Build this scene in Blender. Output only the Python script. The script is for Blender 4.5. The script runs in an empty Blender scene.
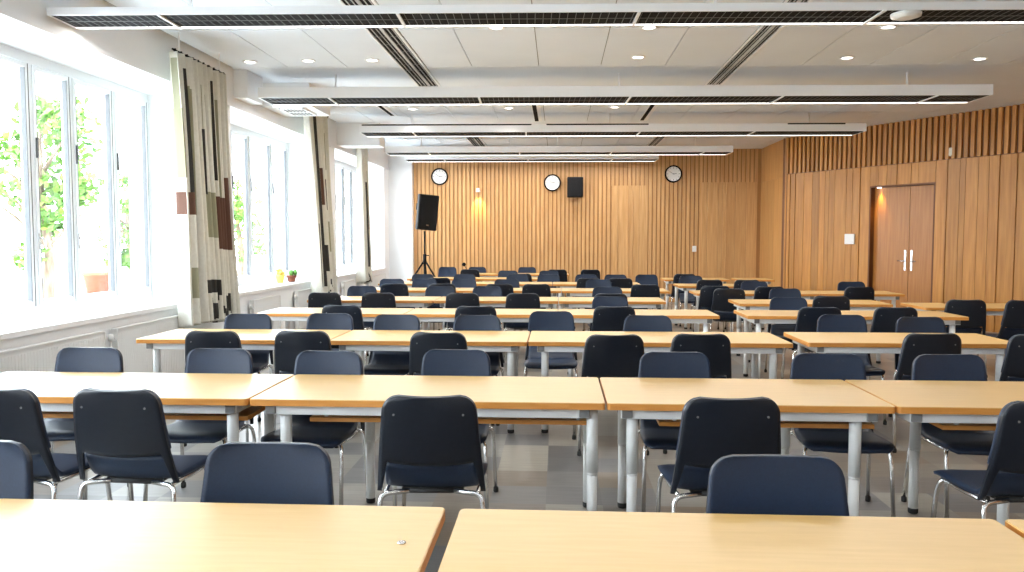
import bpy, bmesh, math, random
from mathutils import Vector, Matrix
random.seed(7)
sc = bpy.context.scene
col = sc.collection
PI = math.pi

# ------------------------------------------------------------------ materials
def mat(name, color, rough=0.5, metal=0.0, spec=0.5, coat=0.0, coat_rough=0.1, emit=None, estr=0.0, sheen=0.0):
    m = bpy.data.materials.new(name); m.use_nodes = True
    b = m.node_tree.nodes['Principled BSDF']
    b.inputs['Base Color'].default_value = (*color, 1)
    b.inputs['Roughness'].default_value = rough
    b.inputs['Metallic'].default_value = metal
    b.inputs['Specular IOR Level'].default_value = spec
    b.inputs['Coat Weight'].default_value = coat
    b.inputs['Coat Roughness'].default_value = coat_rough
    b.inputs['Sheen Weight'].default_value = sheen
    if emit:
        b.inputs['Emission Color'].default_value = (*emit, 1)
        b.inputs['Emission Strength'].default_value = estr
    return m

def N(m, t, **kw):
    n = m.node_tree.nodes.new(t)
    for k, v in kw.items(): setattr(n, k, v)
    return n
def L(m, a, b): m.node_tree.links.new(a, b)
def bsdf(m): return m.node_tree.nodes['Principled BSDF']

def noise_mat(name, c1, c2, scale=(1, 1, 1), nscale=5, detail=4, rough=0.5, bump=0.0, island=0.0, **kw):
    """two-colour noise surface, optionally varying a little from piece to piece"""
    m = mat(name, c1, rough, **kw)
    tc = N(m, 'ShaderNodeTexCoord'); mp = N(m, 'ShaderNodeMapping'); mp.inputs['Scale'].default_value = scale
    L(m, tc.outputs['Object'], mp.inputs['Vector'])
    vec = mp.outputs['Vector']
    geo = N(m, 'ShaderNodeNewGeometry')
    if island:
        ad = N(m, 'ShaderNodeVectorMath', operation='MULTIPLY_ADD')
        comb = N(m, 'ShaderNodeCombineXYZ')
        for k in range(3): L(m, geo.outputs['Random Per Island'], comb.inputs[k])
        L(m, comb.outputs[0], ad.inputs[0]); ad.inputs[1].default_value = (37, 61, 23); L(m, vec, ad.inputs[2])
        vec = ad.outputs[0]
    nz = N(m, 'ShaderNodeTexNoise'); nz.inputs['Scale'].default_value = nscale; nz.inputs['Detail'].default_value = detail
    L(m, vec, nz.inputs['Vector'])
    rp = N(m, 'ShaderNodeValToRGB')
    rp.color_ramp.elements[0].color = (*c1, 1); rp.color_ramp.elements[1].color = (*c2, 1)
    rp.color_ramp.elements[0].position = 0.35; rp.color_ramp.elements[1].position = 0.68
    L(m, nz.outputs['Fac'], rp.inputs['Fac'])
    out = rp.outputs['Color']
    if island:
        hs = N(m, 'ShaderNodeHueSaturation')
        mr = N(m, 'ShaderNodeMapRange'); mr.inputs['To Min'].default_value = 1 - island; mr.inputs['To Max'].default_value = 1 + island
        L(m, geo.outputs['Random Per Island'], mr.inputs['Value'])
        L(m, mr.outputs['Result'], hs.inputs['Value']); L(m, out, hs.inputs['Color'])
        out = hs.outputs['Color']
    L(m, out, bsdf(m).inputs['Base Color'])
    if bump:
        bp = N(m, 'ShaderNodeBump'); bp.inputs['Strength'].default_value = bump; bp.inputs['Distance'].default_value = 0.01
        L(m, nz.outputs['Fac'], bp.inputs['Height']); L(m, bp.outputs['Normal'], bsdf(m).inputs['Normal'])
    return m

M = {}
M['white_wall'] = noise_mat('white_wall_paint', (.82, .83, .84), (.86, .87, .88), nscale=2, rough=.7)
M['ceiling'] = noise_mat('ceiling_panel_white', (.80, .845, .895), (.83, .875, .925), nscale=1.5, rough=.7, island=.035)
M['ceiling_gap'] = mat('ceiling_gap_grey', (.30, .30, .29), .8)
M['black'] = mat('matte_black', (.008, .008, .009), .8, spec=.15)
M['fix_white'] = mat('luminaire_white', (.90, .91, .92), .5)
M['louver_white'] = mat('louver_bars', (.10, .10, .10), .6)
M['cross_grey'] = mat('pale_grey_bars', (.55, .55, .55), .5)
M['lamp'] = mat('lamp_diffuser', (1, 1, 1), .5, emit=(1, .97, .9), estr=3.0)
M['lip'] = mat('lit_strip_diffuser', (1, 1, 1), .5, emit=(1, .985, .95), estr=1.3)
M['oak_slat'] = noise_mat('oak_slats', (.46, .19, .038), (.58, .27, .062), scale=(9, 9, .5), nscale=3, rough=.42, island=.16)
M['oak_plank'] = noise_mat('oak_planks', (.41, .165, .027), (.53, .245, .050), scale=(7, 7, .45), nscale=3, rough=.40, island=.17)
M['oak_pale'] = noise_mat('oak_pale_veneer', (.50, .25, .08), (.61, .33, .115), scale=(7, 7, .4), nscale=3, rough=.42, island=.08)
M['oak_light'] = noise_mat('oak_slats_light', (.56, .305, .115), (.66, .39, .165), scale=(9, 9, .5), nscale=3, rough=.36, island=.07)
M['oak_back'] = mat('oak_dark_gap', (.17, .062, .02), .6)
M['oak_gap'] = mat('oak_gap_brown', (.40, .20, .07), .6)
M['door_oak'] = noise_mat('oak_door_veneer', (.36, .135, .026), (.45, .19, .042), scale=(8, 8, .4), nscale=3, rough=.35, island=.05)
M['steel'] = mat('brushed_steel', (.62, .62, .62), .25, 1.0)
M['chrome'] = mat('chrome_tube', (.80, .80, .80), .16, 1.0)
M['table_metal'] = mat('pale_grey_lacquered_steel', (.78, .79, .78), .35)
M['table_dark'] = mat('dark_bracket_steel', (.20, .20, .20), .45)
M['beech'] = noise_mat('beech_laminate_top', (.68, .425, .135), (.73, .465, .165), scale=(2.2, 22, 10), nscale=2.5, rough=.40, spec=.7, coat=.7, coat_rough=.36)
M['beech_edge'] = noise_mat('beech_edge_band', (.60, .245, .045), (.66, .29, .065), scale=(3, 20, 20), nscale=3, rough=.4)
M['fabric'] = noise_mat('navy_upholstery', (.006, .0175, .045), (.0075, .0215, .054), nscale=120, rough=.45, spec=.45, sheen=.05)
M['shell'] = noise_mat('navy_plastic_shell', (.0045, .0075, .0145), (.0058, .0092, .017), nscale=40, rough=.32, spec=.45)
M['rubber'] = mat('black_rubber', (.015, .015, .015), .7)
M['frame_white'] = mat('window_frame_white', (.74, .77, .80), .4)
M['gasket'] = mat('window_gasket_grey', (.08, .085, .09), .5)
M['sill'] = mat('sill_white', (.82, .82, .81), .35)
M['radiator'] = mat('radiator_enamel', (.74, .74, .73), .4)
M['terracotta'] = noise_mat('terracotta', (.20, .055, .025), (.25, .075, .035), nscale=9, rough=.8)
M['leaf'] = noise_mat('green_leaves', (.035, .13, .012), (.14, .24, .03), nscale=1.2, rough=.6, island=.4)
M['bark'] = noise_mat('bark', (.11, .075, .05), (.2, .15, .11), scale=(6, 6, 1), nscale=5, rough=.9)
M['paving'] = noise_mat('pale_paving', (.58, .57, .55), (.66, .65, .62), nscale=1.2, rough=.9)
M['cream'] = noise_mat('cream_cotton', (.66, .64, .56), (.71, .69, .61), nscale=30, rough=.85)
M['c_brown'] = mat('brown_print', (.12, .055, .035), .85)
M['c_black'] = mat('black_print_and_pleat_shade', (.03, .028, .025), .85)
M['c_olive'] = mat('olive_print_and_pleat_shade', (.30, .29, .19), .85)
M['plastic_white'] = mat('white_plastic', (.80, .80, .78), .4)
M['clock_face'] = mat('clock_face', (.82, .82, .80), .5)
M['amber'] = mat('amber_lens', (.75, .55, .12), .3)
M['cactus'] = mat('cactus_green', (.10, .28, .05), .7)
M['yellow'] = mat('yellow_glaze', (.80, .58, .12), .4)
M['soil'] = mat('soil', (.05, .035, .02), .9)
M['speaker_grille'] = noise_mat('speaker_grille', (.010, .010, .011), (.02, .02, .021), nscale=220, rough=.85, spec=.1)
M['speaker_body'] = mat('speaker_cabinet', (.012, .012, .013), .6, spec=.25)
M['roof_white'] = mat('outdoor_wall_white', (.8, .8, .78), .8)

def glass():
    m = bpy.data.materials.new('window_glass'); m.use_nodes = True
    nt = m.node_tree; nt.nodes.clear()
    o = nt.nodes.new('ShaderNodeOutputMaterial'); mix = nt.nodes.new('ShaderNodeMixShader')
    tr = nt.nodes.new('ShaderNodeBsdfTransparent'); gl = nt.nodes.new('ShaderNodeBsdfGlossy')
    tr.inputs['Color'].default_value = (.96, .98, .98, 1); gl.inputs['Roughness'].default_value = .02
    fr = nt.nodes.new('ShaderNodeLayerWeight'); fr.inputs['Blend'].default_value = .5
    pw = nt.nodes.new('ShaderNodeMath'); pw.operation = 'POWER'; pw.inputs[1].default_value = 6
    ml = nt.nodes.new('ShaderNodeMath'); ml.operation = 'MULTIPLY_ADD'; ml.inputs[1].default_value = .5; ml.inputs[2].default_value = .02
    nt.links.new(fr.outputs['Facing'], pw.inputs[0]); nt.links.new(pw.outputs[0], ml.inputs[0])
    nt.links.new(ml.outputs[0], mix.inputs[0]); nt.links.new(tr.outputs[0], mix.inputs[1]); nt.links.new(gl.outputs[0], mix.inputs[2])
    nt.links.new(mix.outputs[0], o.inputs['Surface'])
    return m
M['glass'] = glass()

def floor_mat():
    m = mat('vinyl_floor_tiles', (.3, .29, .27), .28, spec=.5)
    tc = N(m, 'ShaderNodeTexCoord'); mp = N(m, 'ShaderNodeMapping'); mp.inputs['Scale'].default_value = (1 / .33,) * 3
    mp.inputs['Location'].default_value = (.2, .1, .5)
    L(m, tc.outputs['Object'], mp.inputs['Vector'])
    fl = N(m, 'ShaderNodeVectorMath', operation='FLOOR'); L(m, mp.outputs[0], fl.inputs[0])
    wn = N(m, 'ShaderNodeTexWhiteNoise'); wn.noise_dimensions = '2D'; L(m, fl.outputs[0], wn.inputs['Vector'])
    rp = N(m, 'ShaderNodeValToRGB'); e = rp.color_ramp.elements
    e[0].color = (.13, .125, .12, 1); e[0].position = 0
    e[1].color = (.33, .295, .235, 1); e[1].position = 1
    for p, c in ((.3, (.19, .186, .18)), (.5, (.225, .175, .125)), (.7, (.27, .26, .235))):
        x = e.new(p); x.color = (*c, 1)
    L(m, wn.outputs['Value'], rp.inputs['Fac'])
    st = N(m, 'ShaderNodeMapping'); st.inputs['Scale'].default_value = (1.2, 30, 1); L(m, tc.outputs['Object'], st.inputs['Vector'])
    nz = N(m, 'ShaderNodeTexNoise'); nz.inputs['Scale'].default_value = 3; L(m, st.outputs[0], nz.inputs['Vector'])
    mx = N(m, 'ShaderNodeMixRGB', blend_type='OVERLAY'); mx.inputs['Fac'].default_value = .35
    L(m, rp.outputs['Color'], mx.inputs[1]); L(m, nz.outputs['Fac'], mx.inputs[2])
    # dark joints
    fr = N(m, 'ShaderNodeVectorMath', operation='FRACTION'); L(m, mp.outputs[0], fr.inputs[0])
    L(m, mx.outputs[0], bsdf(m).inputs['Base Color'])
    return m
M['floor'] = floor_mat()

# ------------------------------------------------------------------ mesh helpers
def BM(): return bmesh.new()

def box(bm, x0, x1, y0, y1, z0, z1, mi=0, bev=0.0, mtx=None, seg=2):
    xs, ys, zs = (x0, x1), (y0, y1), (z0, z1)
    vs = [bm.verts.new((xs[i], ys[j], zs[k])) for i in (0, 1) for j in (0, 1) for k in (0, 1)]
    f = []
    for idx in ((0, 1, 3, 2), (4, 6, 7, 5), (0, 4, 5, 1), (2, 3, 7, 6), (0, 2, 6, 4), (1, 5, 7, 3)):
        fc = bm.faces.new([vs[i] for i in idx]); fc.material_index = mi; f.append(fc)
    if bev > 0:
        es = list({e for fc in f for e in fc.edges})
        r = bmesh.ops.bevel(bm, geom=es, offset=bev, segments=seg, affect='EDGES', profile=.5)
        for fc in r['faces']: fc.material_index = mi
        vs = list({v for v in vs if v.is_valid} | {v for fc in r['faces'] for v in fc.verts})
    if mtx is not None:
        allv = set(vs)
        bmesh.ops.transform(bm, matrix=mtx, verts=list(allv))
    return vs

def fillet(pts, r=.03, n=5):
    pts = [Vector(p) for p in pts]
    out = [pts[0]]
    for i in range(1, len(pts) - 1):
        a, b, c = pts[i - 1], pts[i], pts[i + 1]
        d1, d2 = (a - b), (c - b)
        t = min(r, d1.length * .45, d2.length * .45)
        p1, p2 = b + d1.normalized() * t, b + d2.normalized() * t
        for k in range(n + 1):
            s = k / n
            out.append(p1 * (1 - s) ** 2 + b * 2 * s * (1 - s) + p2 * s * s)
    out.append(pts[-1])
    return out

def tube(bm, pts, r, seg=8, mi=0, caps=True, smooth=True):
    pts = [Vector(p) for p in pts]
    rings = []
    up = Vector((0, 0, 1))
    t0 = (pts[1] - pts[0]).normalized()
    ref = up if abs(t0.dot(up)) < .9 else Vector((1, 0, 0))
    nrm = (ref - t0 * ref.dot(t0)).normalized()
    for i, p in enumerate(pts):
        if i == 0: t = (pts[1] - pts[0])
        elif i == len(pts) - 1: t = pts[-1] - pts[-2]
        else: t = (pts[i + 1] - pts[i]).normalized() + (pts[i] - pts[i - 1]).normalized()
        t.normalize()
        nrm = (nrm - t * nrm.dot(t)).normalized()
        b = t.cross(nrm)
        rr = r[i] if isinstance(r, (list, tuple)) else r
        rings.append([bm.verts.new(p + (nrm * math.cos(2 * PI * k / seg) + b * math.sin(2 * PI * k / seg)) * rr) for k in range(seg)])
    for a, b in zip(rings, rings[1:]):
        for k in range(seg):
            f = bm.faces.new((a[k], a[(k + 1) % seg], b[(k + 1) % seg], b[k])); f.material_index = mi; f.smooth = smooth
    if caps:
        bm.faces.new(list(reversed(rings[0]))).material_index = mi
        bm.faces.new(rings[-1]).material_index = mi

def lathe(bm, prof, seg=24, mi=0, c=(0, 0, 0), axis='z', smooth=True, cap0=True, cap1=True):
    rings = []
    for r, h in prof:
        ring = []
        for k in range(seg):
            a = 2 * PI * k / seg
            u, v = r * math.cos(a), r * math.sin(a)
            p = (u, v, h) if axis == 'z' else ((u, -h, v) if axis == 'y' else (h, u, v))
            ring.append(bm.verts.new((c[0] + p[0], c[1] + p[1], c[2] + p[2])))
        rings.append(ring)
    for a, b in zip(rings, rings[1:]):
        for k in range(seg):
            f = bm.faces.new((a[k], a[(k + 1) % seg], b[(k + 1) % seg], b[k])); f.material_index = mi; f.smooth = smooth
    if cap0: bm.faces.new(list(reversed(rings[0]))).material_index = mi
    if cap1: bm.faces.new(rings[-1]).material_index = mi

def mk(name, bm, mats, parent=None, smooth=False, loc=None, recalc=True):
    if recalc: bmesh.ops.recalc_face_normals(bm, faces=bm.faces)
    me = bpy.data.meshes.new(name); bm.to_mesh(me); bm.free()
    for m in (mats if isinstance(mats, (list, tuple)) else [mats]): me.materials.append(m)
    if smooth:
        for p in me.polygons: p.use_smooth = True
    o = bpy.data.objects.new(name, me); col.objects.link(o)
    if parent: o.parent = parent
    if loc: o.location = loc
    return o

def tag(o, label, cat, group=None):
    o['label'] = label; o['category'] = cat
    if group: o['group'] = group
    return o
def thing(name, label, cat, loc=(0, 0, 0), rz=0, group=None):
    o = bpy.data.objects.new(name, None); col.objects.link(o)
    o.location = loc; o.rotation_euler = (0, 0, rz); o.empty_display_size = .1
    return tag(o, label, cat, group)
def structure(o): o['kind'] = 'structure'; return o
def dup(root):
    r = root.copy(); col.objects.link(r)
    for ch in list(root.children):
        c = ch.copy(); col.objects.link(c); c.parent = r
        for g in ch.children:
            d = g.copy(); col.objects.link(d); d.parent = c
    return r

# ------------------------------------------------------------------ room numbers (metres; camera at the origin, looking along +y)
EYE = 1.55
XW = -4.10            # face of the window wall
XG = -4.70            # plane of the windows
ZC = 3.67             # ceiling
ZS = 3.19             # top of window recess
ZSILL = .85
YB = 19.5             # back wall
YF = -3.2
bays = [(-3.9, -.1), (.45, 4.3), (5.15, 9.02), (9.9, 13.76), (14.6, 18.75)]
CX, CY = 4.85, 17.45                       # corner where the slanted wall starts
EX, EY = .516, -.857                       # its direction
NX, NY = -.857, -.516                      # its normal, into the room
SLEN = 10.6
RX, RY = CX + EX * SLEN, CY + EY * SLEN

# floor
bm = BM(); box(bm, -4.95, RX + .3, YF - .2, YB + .3, -.1, 0); structure(mk('floor', bm, M['floor']))

# window wall
bm = BM()
box(bm, -4.95, XW, YF, YB, ZS, 3.85)                                 # lintel and soffit
box(bm, -4.95, XW, YF, YB, 0, ZSILL - .04)                           # wall under the sills
prev = YF
for a, b in bays + [(YB, YB)]:
    if a > prev: box(bm, -4.95, XW, prev, a, ZSILL - .04, ZS)
    prev = b
box(bm, XW, XW + .025, YF, YB, ZS, ZS + .035)                        # lip along the soffit
box(bm, XW, -3.53, 19.28, YB, 0, 3.67)                               # stub beside the wooden wall
box(bm, XW, -3.92, 10.02, 10.55, 3.32, ZC)                           # casings at the piers
box(bm, XW, -3.30, 14.75, 15.2, 3.26, ZC)
structure(mk('wall_left', bm, M['white_wall']))

# rear wall and the wall closing the room to the right of the camera
bm = BM(); box(bm, -4.95, RX + .3, YF - .2, YF, 0, 3.85); structure(mk('wall_rear', bm, M['white_wall']))
bm = BM(); box(bm, RX, RX + .2, YF, RY + .05, 0, 3.85); structure(mk('wall_side', bm, M['oak_plank']))

# back wall with battens
bm = BM()
box(bm, -3.53, CX + .3, YB, YB + .15, 0, 3.85, mi=1)
x = -3.52; rnd = random.Random(3)
zones = [(1.29, 2.16, 2.81), (3.42, 4.80, 2.88)]
while x < 4.78:
    w = .068
    zt0 = 0
    for a, b, zz in zones:
        if a <= x + w / 2 <= b: zt0 = zz
    box(bm, x, x + w, YB - .019, YB, zt0, 3.75)
    x += .1
for a, b, zz in zones:
    x = a
    while x < b - .05:
        w = min(rnd.choice((.10, .15, .2, .26)), b - x)
        box(bm, x, x + w - .006, YB - .010 - rnd.random() * .005, YB, 0, zz, mi=2)
        if rnd.random() < .5: box(bm, x + w - .02, x + w - .004, YB - .032, YB, 0, zz)
        x += w
structure(mk('wall_back', bm, [M['oak_light'], M['oak_gap'], M['oak_light']]))

# short wall between the back wall and the slanted wall: smooth pale veneer
bm = BM()
box(bm, CX, CX + .15, CY - .05, YB, 0, 3.85, mi=1)
y = CY
for w in (.52, .34, .46, .40, .33):
    box(bm, CX - .02, CX, y + .004, min(y + w, YB) - .003, 0, 2.86); box(bm, CX - .02, CX, y + .004, min(y + w, YB) - .003, 2.866, 3.75)
    y += w
structure(mk('wall_corner', bm, [M['oak_pale'], M['oak_back']]))

# slanted wall, built in its own frame: local x along the wall, local y into the room
SW = Matrix.Translation((CX, CY, 0)) @ Matrix(((EX, NX, 0, 0), (EY, NY, 0, 0), (0, 0, 1, 0), (0, 0, 0, 1)))
D0, D1, DM, DT = 2.12, 3.40, 2.87, 2.50
bm = BM()
box(bm, -.1, D0, -.15, -.001, 0, 3.85, mi=1); box(bm, D1, SLEN + .1, -.15, -.001, 0, 3.85, mi=1); box(bm, D0, D1, -.15, -.001, DT, 3.85, mi=1)
box(bm, 0, D0 - .03, -.0005, .006, 0, 2.9, mi=3); box(bm, D1 + .03, SLEN, -.0005, .006, 0, 2.9, mi=3)
s = .02
while s < SLEN:
    box(bm, s, s + .062, 0, .042, 2.91, 3.75); s += .112
def planks(a, b, z0, z1):
    s = a
    while s < b - .02:
        w = rnd.choice((.10, .14, .18, .22, .28)); w = min(w, b - s)
        if b - s - w < .06: w = b - s
        box(bm, s, s + w - .007, 0, .012 + rnd.random() * .006, z0, z1, mi=2)
        if rnd.random() < .3 and w > .12: box(bm, s + w - .034, s + w - .009, 0, .030, z0, z1)
        s += w
planks(0.0, D0 - .03, 0, 2.90); planks(D1 + .03, SLEN, 0, 2.90); planks(D0 - .03, D1 + .03, DT + .03, 2.90)
bmesh.ops.transform(bm, matrix=SW, verts=bm.verts)
structure(mk('wall_right', bm, [M['oak_slat'], M['oak_back'], M['oak_plank'], M['oak_gap']]))

# double door in the slanted wall
door = bpy.data.objects.new('door_1', None); col.objects.link(door); door.matrix_world = SW; structure(door)
door['label'] = 'oak double door with steel lever handles in the slanted slatted wall'
bm = BM()
box(bm, D0 - .03, D0, -.14, .02, 0, DT + .03); box(bm, D1, D1 + .03, -.14, .02, 0, DT + .03); box(bm, D0, D1, -.14, .02, DT, DT + .03)
box(bm, D0 - .1, D1 + .1, -.22, -.155, 0, DT + .2); mk('frame', bm, M['oak_back'], door)  # added unseen panel behind the leaves, keeps outside light from leaking in
for a, b, dy in ((D0 + .004, DM - .005, -.085), (DM + .005, D1 - .004, -.085)):
    bm = BM(); box(bm, a, b, dy - .05, dy, .01, DT - .006)
    if a > DM: pass
    leaf = mk('door_leaf', bm, M['door_oak'], door)
    hx = (DM - .065) if a < DM else (DM + .065)
    sg = -1 if a < DM else 1
    bm = BM()
    box(bm, hx - .022, hx + .022, dy, dy + .012, .95, 1.33, bev=.004)
    tube(bm, fillet([(hx, dy + .01, 1.13), (hx, dy + .055, 1.13), (hx + sg * .12, dy + .055, 1.13)], .02), .010)
    mk('handle', bm, M['steel'], leaf)
bm = BM(); lathe(bm, [(.035, 0), (.04, .012), (.03, .015)], 16); o = mk('recessed_spot', bm, M['lamp'], door, loc=(D0 + .14, -.03, DT - .013))
ld = bpy.data.lights.new('door_niche_lamp', 'SPOT'); ld.energy = 26; ld.color = (1, .62, .18); ld.spot_size = 1.0; ld.spot_blend = .9; ld.shadow_soft_size = .03
lo = bpy.data.objects.new('door_niche_lamp', ld); col.objects.link(lo); lo.matrix_world = SW @ Matrix.Translation((D0 + .15, -.035, DT - .03))

# ------------------------------------------------------------------ ceiling: panels with dark joints, sheared slightly like the rows of fixtures
bm = BM()
box(bm, -4.95, RX + .3, YF - .2, YB + .3, ZC + .02, ZC + .1, mi=1)
SH = .034
def panel(x0, x1, y0, y1, g=.006):
    vs = box(bm, x0 + g, x1 - g, y0 + g, y1 - g, ZC, ZC + .03)
    for v in vs: v.co.y += SH * v.co.x
xs = [-4.06, -3.35, -2.62]
xs2 = []
edges = [-4.06, -3.36, -2.62, -1.84, -1.07, -.245, .52, 1.31, 2.16, 2.98, 3.80, 4.62, 5.44, 6.26, 7.08, 7.9, 8.7, 9.5, RX]
slots = ((-1.97, -1.64), (2.02, 2.27))
def row(y0, y1, slot=True):
    for a, b in zip(edges, edges[1:]):
        aa, bb = a, b
        if slot:
            for s0, s1 in slots:
                if a < s1 and b > s1 and a >= s0 - .01 - .0: aa = s1
                elif s0 <= a <= s1: aa = s1
                if a < s0 and s0 <= b <= s1: bb = s0
        panel(aa, bb, y0, y1)
for y0, y1 in ((-3.5, -.7), (-.7, 1.03), (1.03, 1.8), (1.8, 3.6), (3.6, 6.4), (6.4, 8.27), (8.27, 10.05)): row(y0, y1)
for y0, y1 in ((12.5, 13.75), (13.75, 14.8)): row(y0, y1, False)
for y0, y1 in ((17.0, 18.3), (18.3, 19.75)): row(y0, y1)
def band(y0, y1, x_list):
    for a, b in x_list:
        panel(a, b, y0, y1, .001)
full = [(-4.09, -1.97), (-1.64, 2.02), (2.27, RX)]
band(10.05, 11.4, full); band(11.4, 12.5, [(-4.09, RX)]); band(14.8, 16.0, [(-4.09, RX)]); band(16.0, 17.0, full)
structure(mk('ceiling', bm, [M['ceiling'], M['ceiling_gap']]))

# linear air slots set in the ceiling
def air_slot(x0, x1, y0, y1, label):
    t = thing('air_slot', label, 'ceiling vent', ((x0 + x1) / 2, (y0 + y1) / 2, ZC), 0, 'long ceiling air slots')
    w = (x1 - x0) / 2 - .004; l = (y1 - y0) / 2 - .004
    bm = BM(); box(bm, -w, w, -l, l, .004, .018); mk('backing', bm, M['black'], t)
    bm = BM()
    for a, b in ((-w, -w + .022), (w - .03, w)): box(bm, a, b, -l, l, -.008, .012)
    box(bm, -w, w, -l, -l + .02, -.008, .012); box(bm, -w, w, l - .02, l, -.008, .012)
    mk('frame', bm, M['fix_white'], t)
    bm = BM(); box(bm, -.012, .022, -l, l, -.006, .01)
    for a in (-w * .62, -w * .30, w * .40, w * .70): box(bm, a - .004, a + .004, -l, l, -.003, .005)
    mk('louver_bars', bm, M['cross_grey'], t)
    k = -l + .15; bm = BM()
    while k < l:
        box(bm, -w, w, k - .007, k + .007, -.003, .004); k += .34
    mk('cross_bars', bm, M['louver_white'], t)
air_slot(-1.97, -1.64, 4.6, 11.3, 'long black slotted ceiling vent above the window side, over the first luminaires')
air_slot(2.02, 2.27, 4.6, 11.4, 'long black slotted ceiling vent above the door side, over the first luminaires')
air_slot(-1.97, -1.64, 16.1, 19.3, 'short far slotted ceiling vent above the wooden wall, towards the windows')
air_slot(2.02, 2.27, 16.1, 19.3, 'short far slotted ceiling vent above the wooden wall, towards the doors')
def thin_slot(x, y0, y1, label, w=.035):
    bm = BM(); box(bm, -w, w, y0, y1, 0, .02, mi=1)
    box(bm, -w - .012, -w, y0, y1, -.006, .02); box(bm, w, w + .06, y0, y1, -.006, .02)
    o = mk('gap_slot', bm, [M['fix_white'], M['black']], loc=(x, 0, ZC - .002)); tag(o, label, 'ceiling vent', 'narrow ceiling slots')
thin_slot(-.39, 12.6, 14.7, 'narrow dark slot in the ceiling panels, above the middle of the room')
thin_slot(1.50, 12.6, 14.7, 'narrow dark slot in the ceiling panels, over the door-side tables')
thin_slot(-2.87, 12.6, 13.9, 'narrow dark slot in the ceiling panels, near the window curtain')
bm = BM(); box(bm, -.16, .16, -.28, .28, 0, .016, mi=1)
for k in range(-3, 4): box(bm, -.16 + (k + 3) * .05, -.16 + (k + 3) * .05 + .014, -.28, .28, -.006, .01)
for a, b in ((-.18, -.16), (.16, .18)): box(bm, a, b, -.3, .3, -.008, .016)
for a, b in ((-.3, -.28), (.28, .3), (-.01, .01)): box(bm, -.18, .18, a, b, -.008, .016)
o = mk('air_grille', bm, [M['fix_white'], M['black']], loc=(-3.72, 11.4, 3.35)); tag(o, 'small square air grille in the ceiling beside the second curtain', 'ceiling vent')
bm = BM(); box(bm, -4.09, -3.4, 10.9, 11.9, 3.366, 3.67); structure(mk('trim_1', bm, M['white_wall']))

# ------------------------------------------------------------------ louvred linear luminaires
def area(name, loc, sx, sy, power, color, rz=0, flip=False, parent=None, spread=PI):
    l = bpy.data.lights.new(name, 'AREA'); l.shape = 'RECTANGLE'; l.size = sx; l.size_y = sy; l.energy = power; l.color = color; l.spread = spread
    o = bpy.data.objects.new(name, l); col.objects.link(o); o.location = loc
    o.rotation_euler = (PI if flip else 0, 0, rz)
    if parent: o.parent = parent
    return o
LUM_W = 6.0
def luminaire(x0, x1, y, depth, hh, label, power, rz=math.radians(2), top_shade=()):
    xm = (x0 + x1) / 2; w = (x1 - x0) / 2
    t = thing('linear_luminaire', label, 'ceiling light', (xm, y + math.tan(rz) * xm, 3.32), rz, 'louvred linear luminaires across the ceiling')
    g0, g1 = .02, depth * .87
    bm = BM()
    box(bm, -w, w, 0, .02, 0, hh); box(bm, -w, w, depth - .02, depth, 0, hh); box(bm, -w, -w + .02, .02, depth - .02, 0, hh); box(bm, w - .02, w, .02, depth - .02, 0, hh)
    box(bm, -w + .02, w - .02, .02, depth - .02, hh - .012, hh)
    box(bm, -w + .02, w - .02, .02, g0, 0, .012)
    mk('housing', bm, M['fix_white'], t)
    bm = BM(); box(bm, -w + .02, w - .02, g0, g1, .003, .012); mk('tray', bm, M['black'], t)
    bm = BM()
    n = int((2 * w - .1) / .065)
    for k in range(n + 1):
        xx = -w + .05 + k * .065
        box(bm, xx - .003, xx + .003, g0, g1, .001, .003)
    for yy in ((g0 + g1) / 2,): box(bm, -w + .03, w - .03, yy - .007, yy + .007, .0005, .003)
    mk('louver', bm, M['louver_white'], t)
    bm = BM(); box(bm, -w + .02, w - .02, g1, depth - .02, 0, .012); mk('light_strip', bm, M['lip'], t)
    k = -w + .9
    while k < w:
        bm = BM(); box(bm, k - .012, k + .012, g0 - .03, g1 + .03, -.012, .0); k += 1.9
        mk('bracket', bm, M['fix_white'], t)
    for a, b in top_shade:
        bm = BM(); box(bm, a - xm, b - xm, -.004, 0, hh - .018, hh + .004)  # black strip painted on as the shade of the gap above the housing
        mk('painted_gap_shade', bm, M['black'], t)
    # hangers to the ceiling
    for hx in (-w * .8, 0, w * .8):
        bm = BM(); box(bm, hx - .01, hx + .01, depth / 2 - .01, depth / 2 + .01, hh, ZC - 3.32); mk('hanger', bm, M['fix_white'], t)
    area('luminaire_tube', (0, (g1 + depth - .02) / 2, -.02), 2 * w - .2, .08, power, (1, .98, .95), parent=t)
    return t
luminaire(-4.07, 6.6, 6.40, .44, .06, 'first louvred white luminaire across the ceiling, nearest overhead and longest', 60)
luminaire(-3.80, 5.38, 10.18, .62, .13, 'second louvred white luminaire across the ceiling, behind the two long vents', 52)
luminaire(-3.34, 5.10, 13.52, .62, .13, 'third louvred white luminaire across the ceiling, in front of the slanted wall', 48,
          top_shade=((-3.3, -.45), (-.2, 1.5), (3.8, 4.75)))
luminaire(-3.60, 3.60, 16.72, .62, .13, 'fourth louvred white luminaire across the ceiling, second from the clocks', 36)
luminaire(-3.48, 2.26, 18.2, .6, .13, 'last and shortest louvred white luminaire, right in front of the clocks', 24)

luminaire(-3.9, 8.4, 2.6, .44, .06, 'unseen louvred luminaire above the camera, added to brighten the fixture fronts', 22)  # added out of view to brighten the fascias that face the camera
luminaire(-3.9, 8.6, -1.2, .44, .06, 'unseen louvred luminaire behind the camera, added to brighten the fixture fronts', 45)  # another unseen fixture, added for extra light from behind

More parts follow.
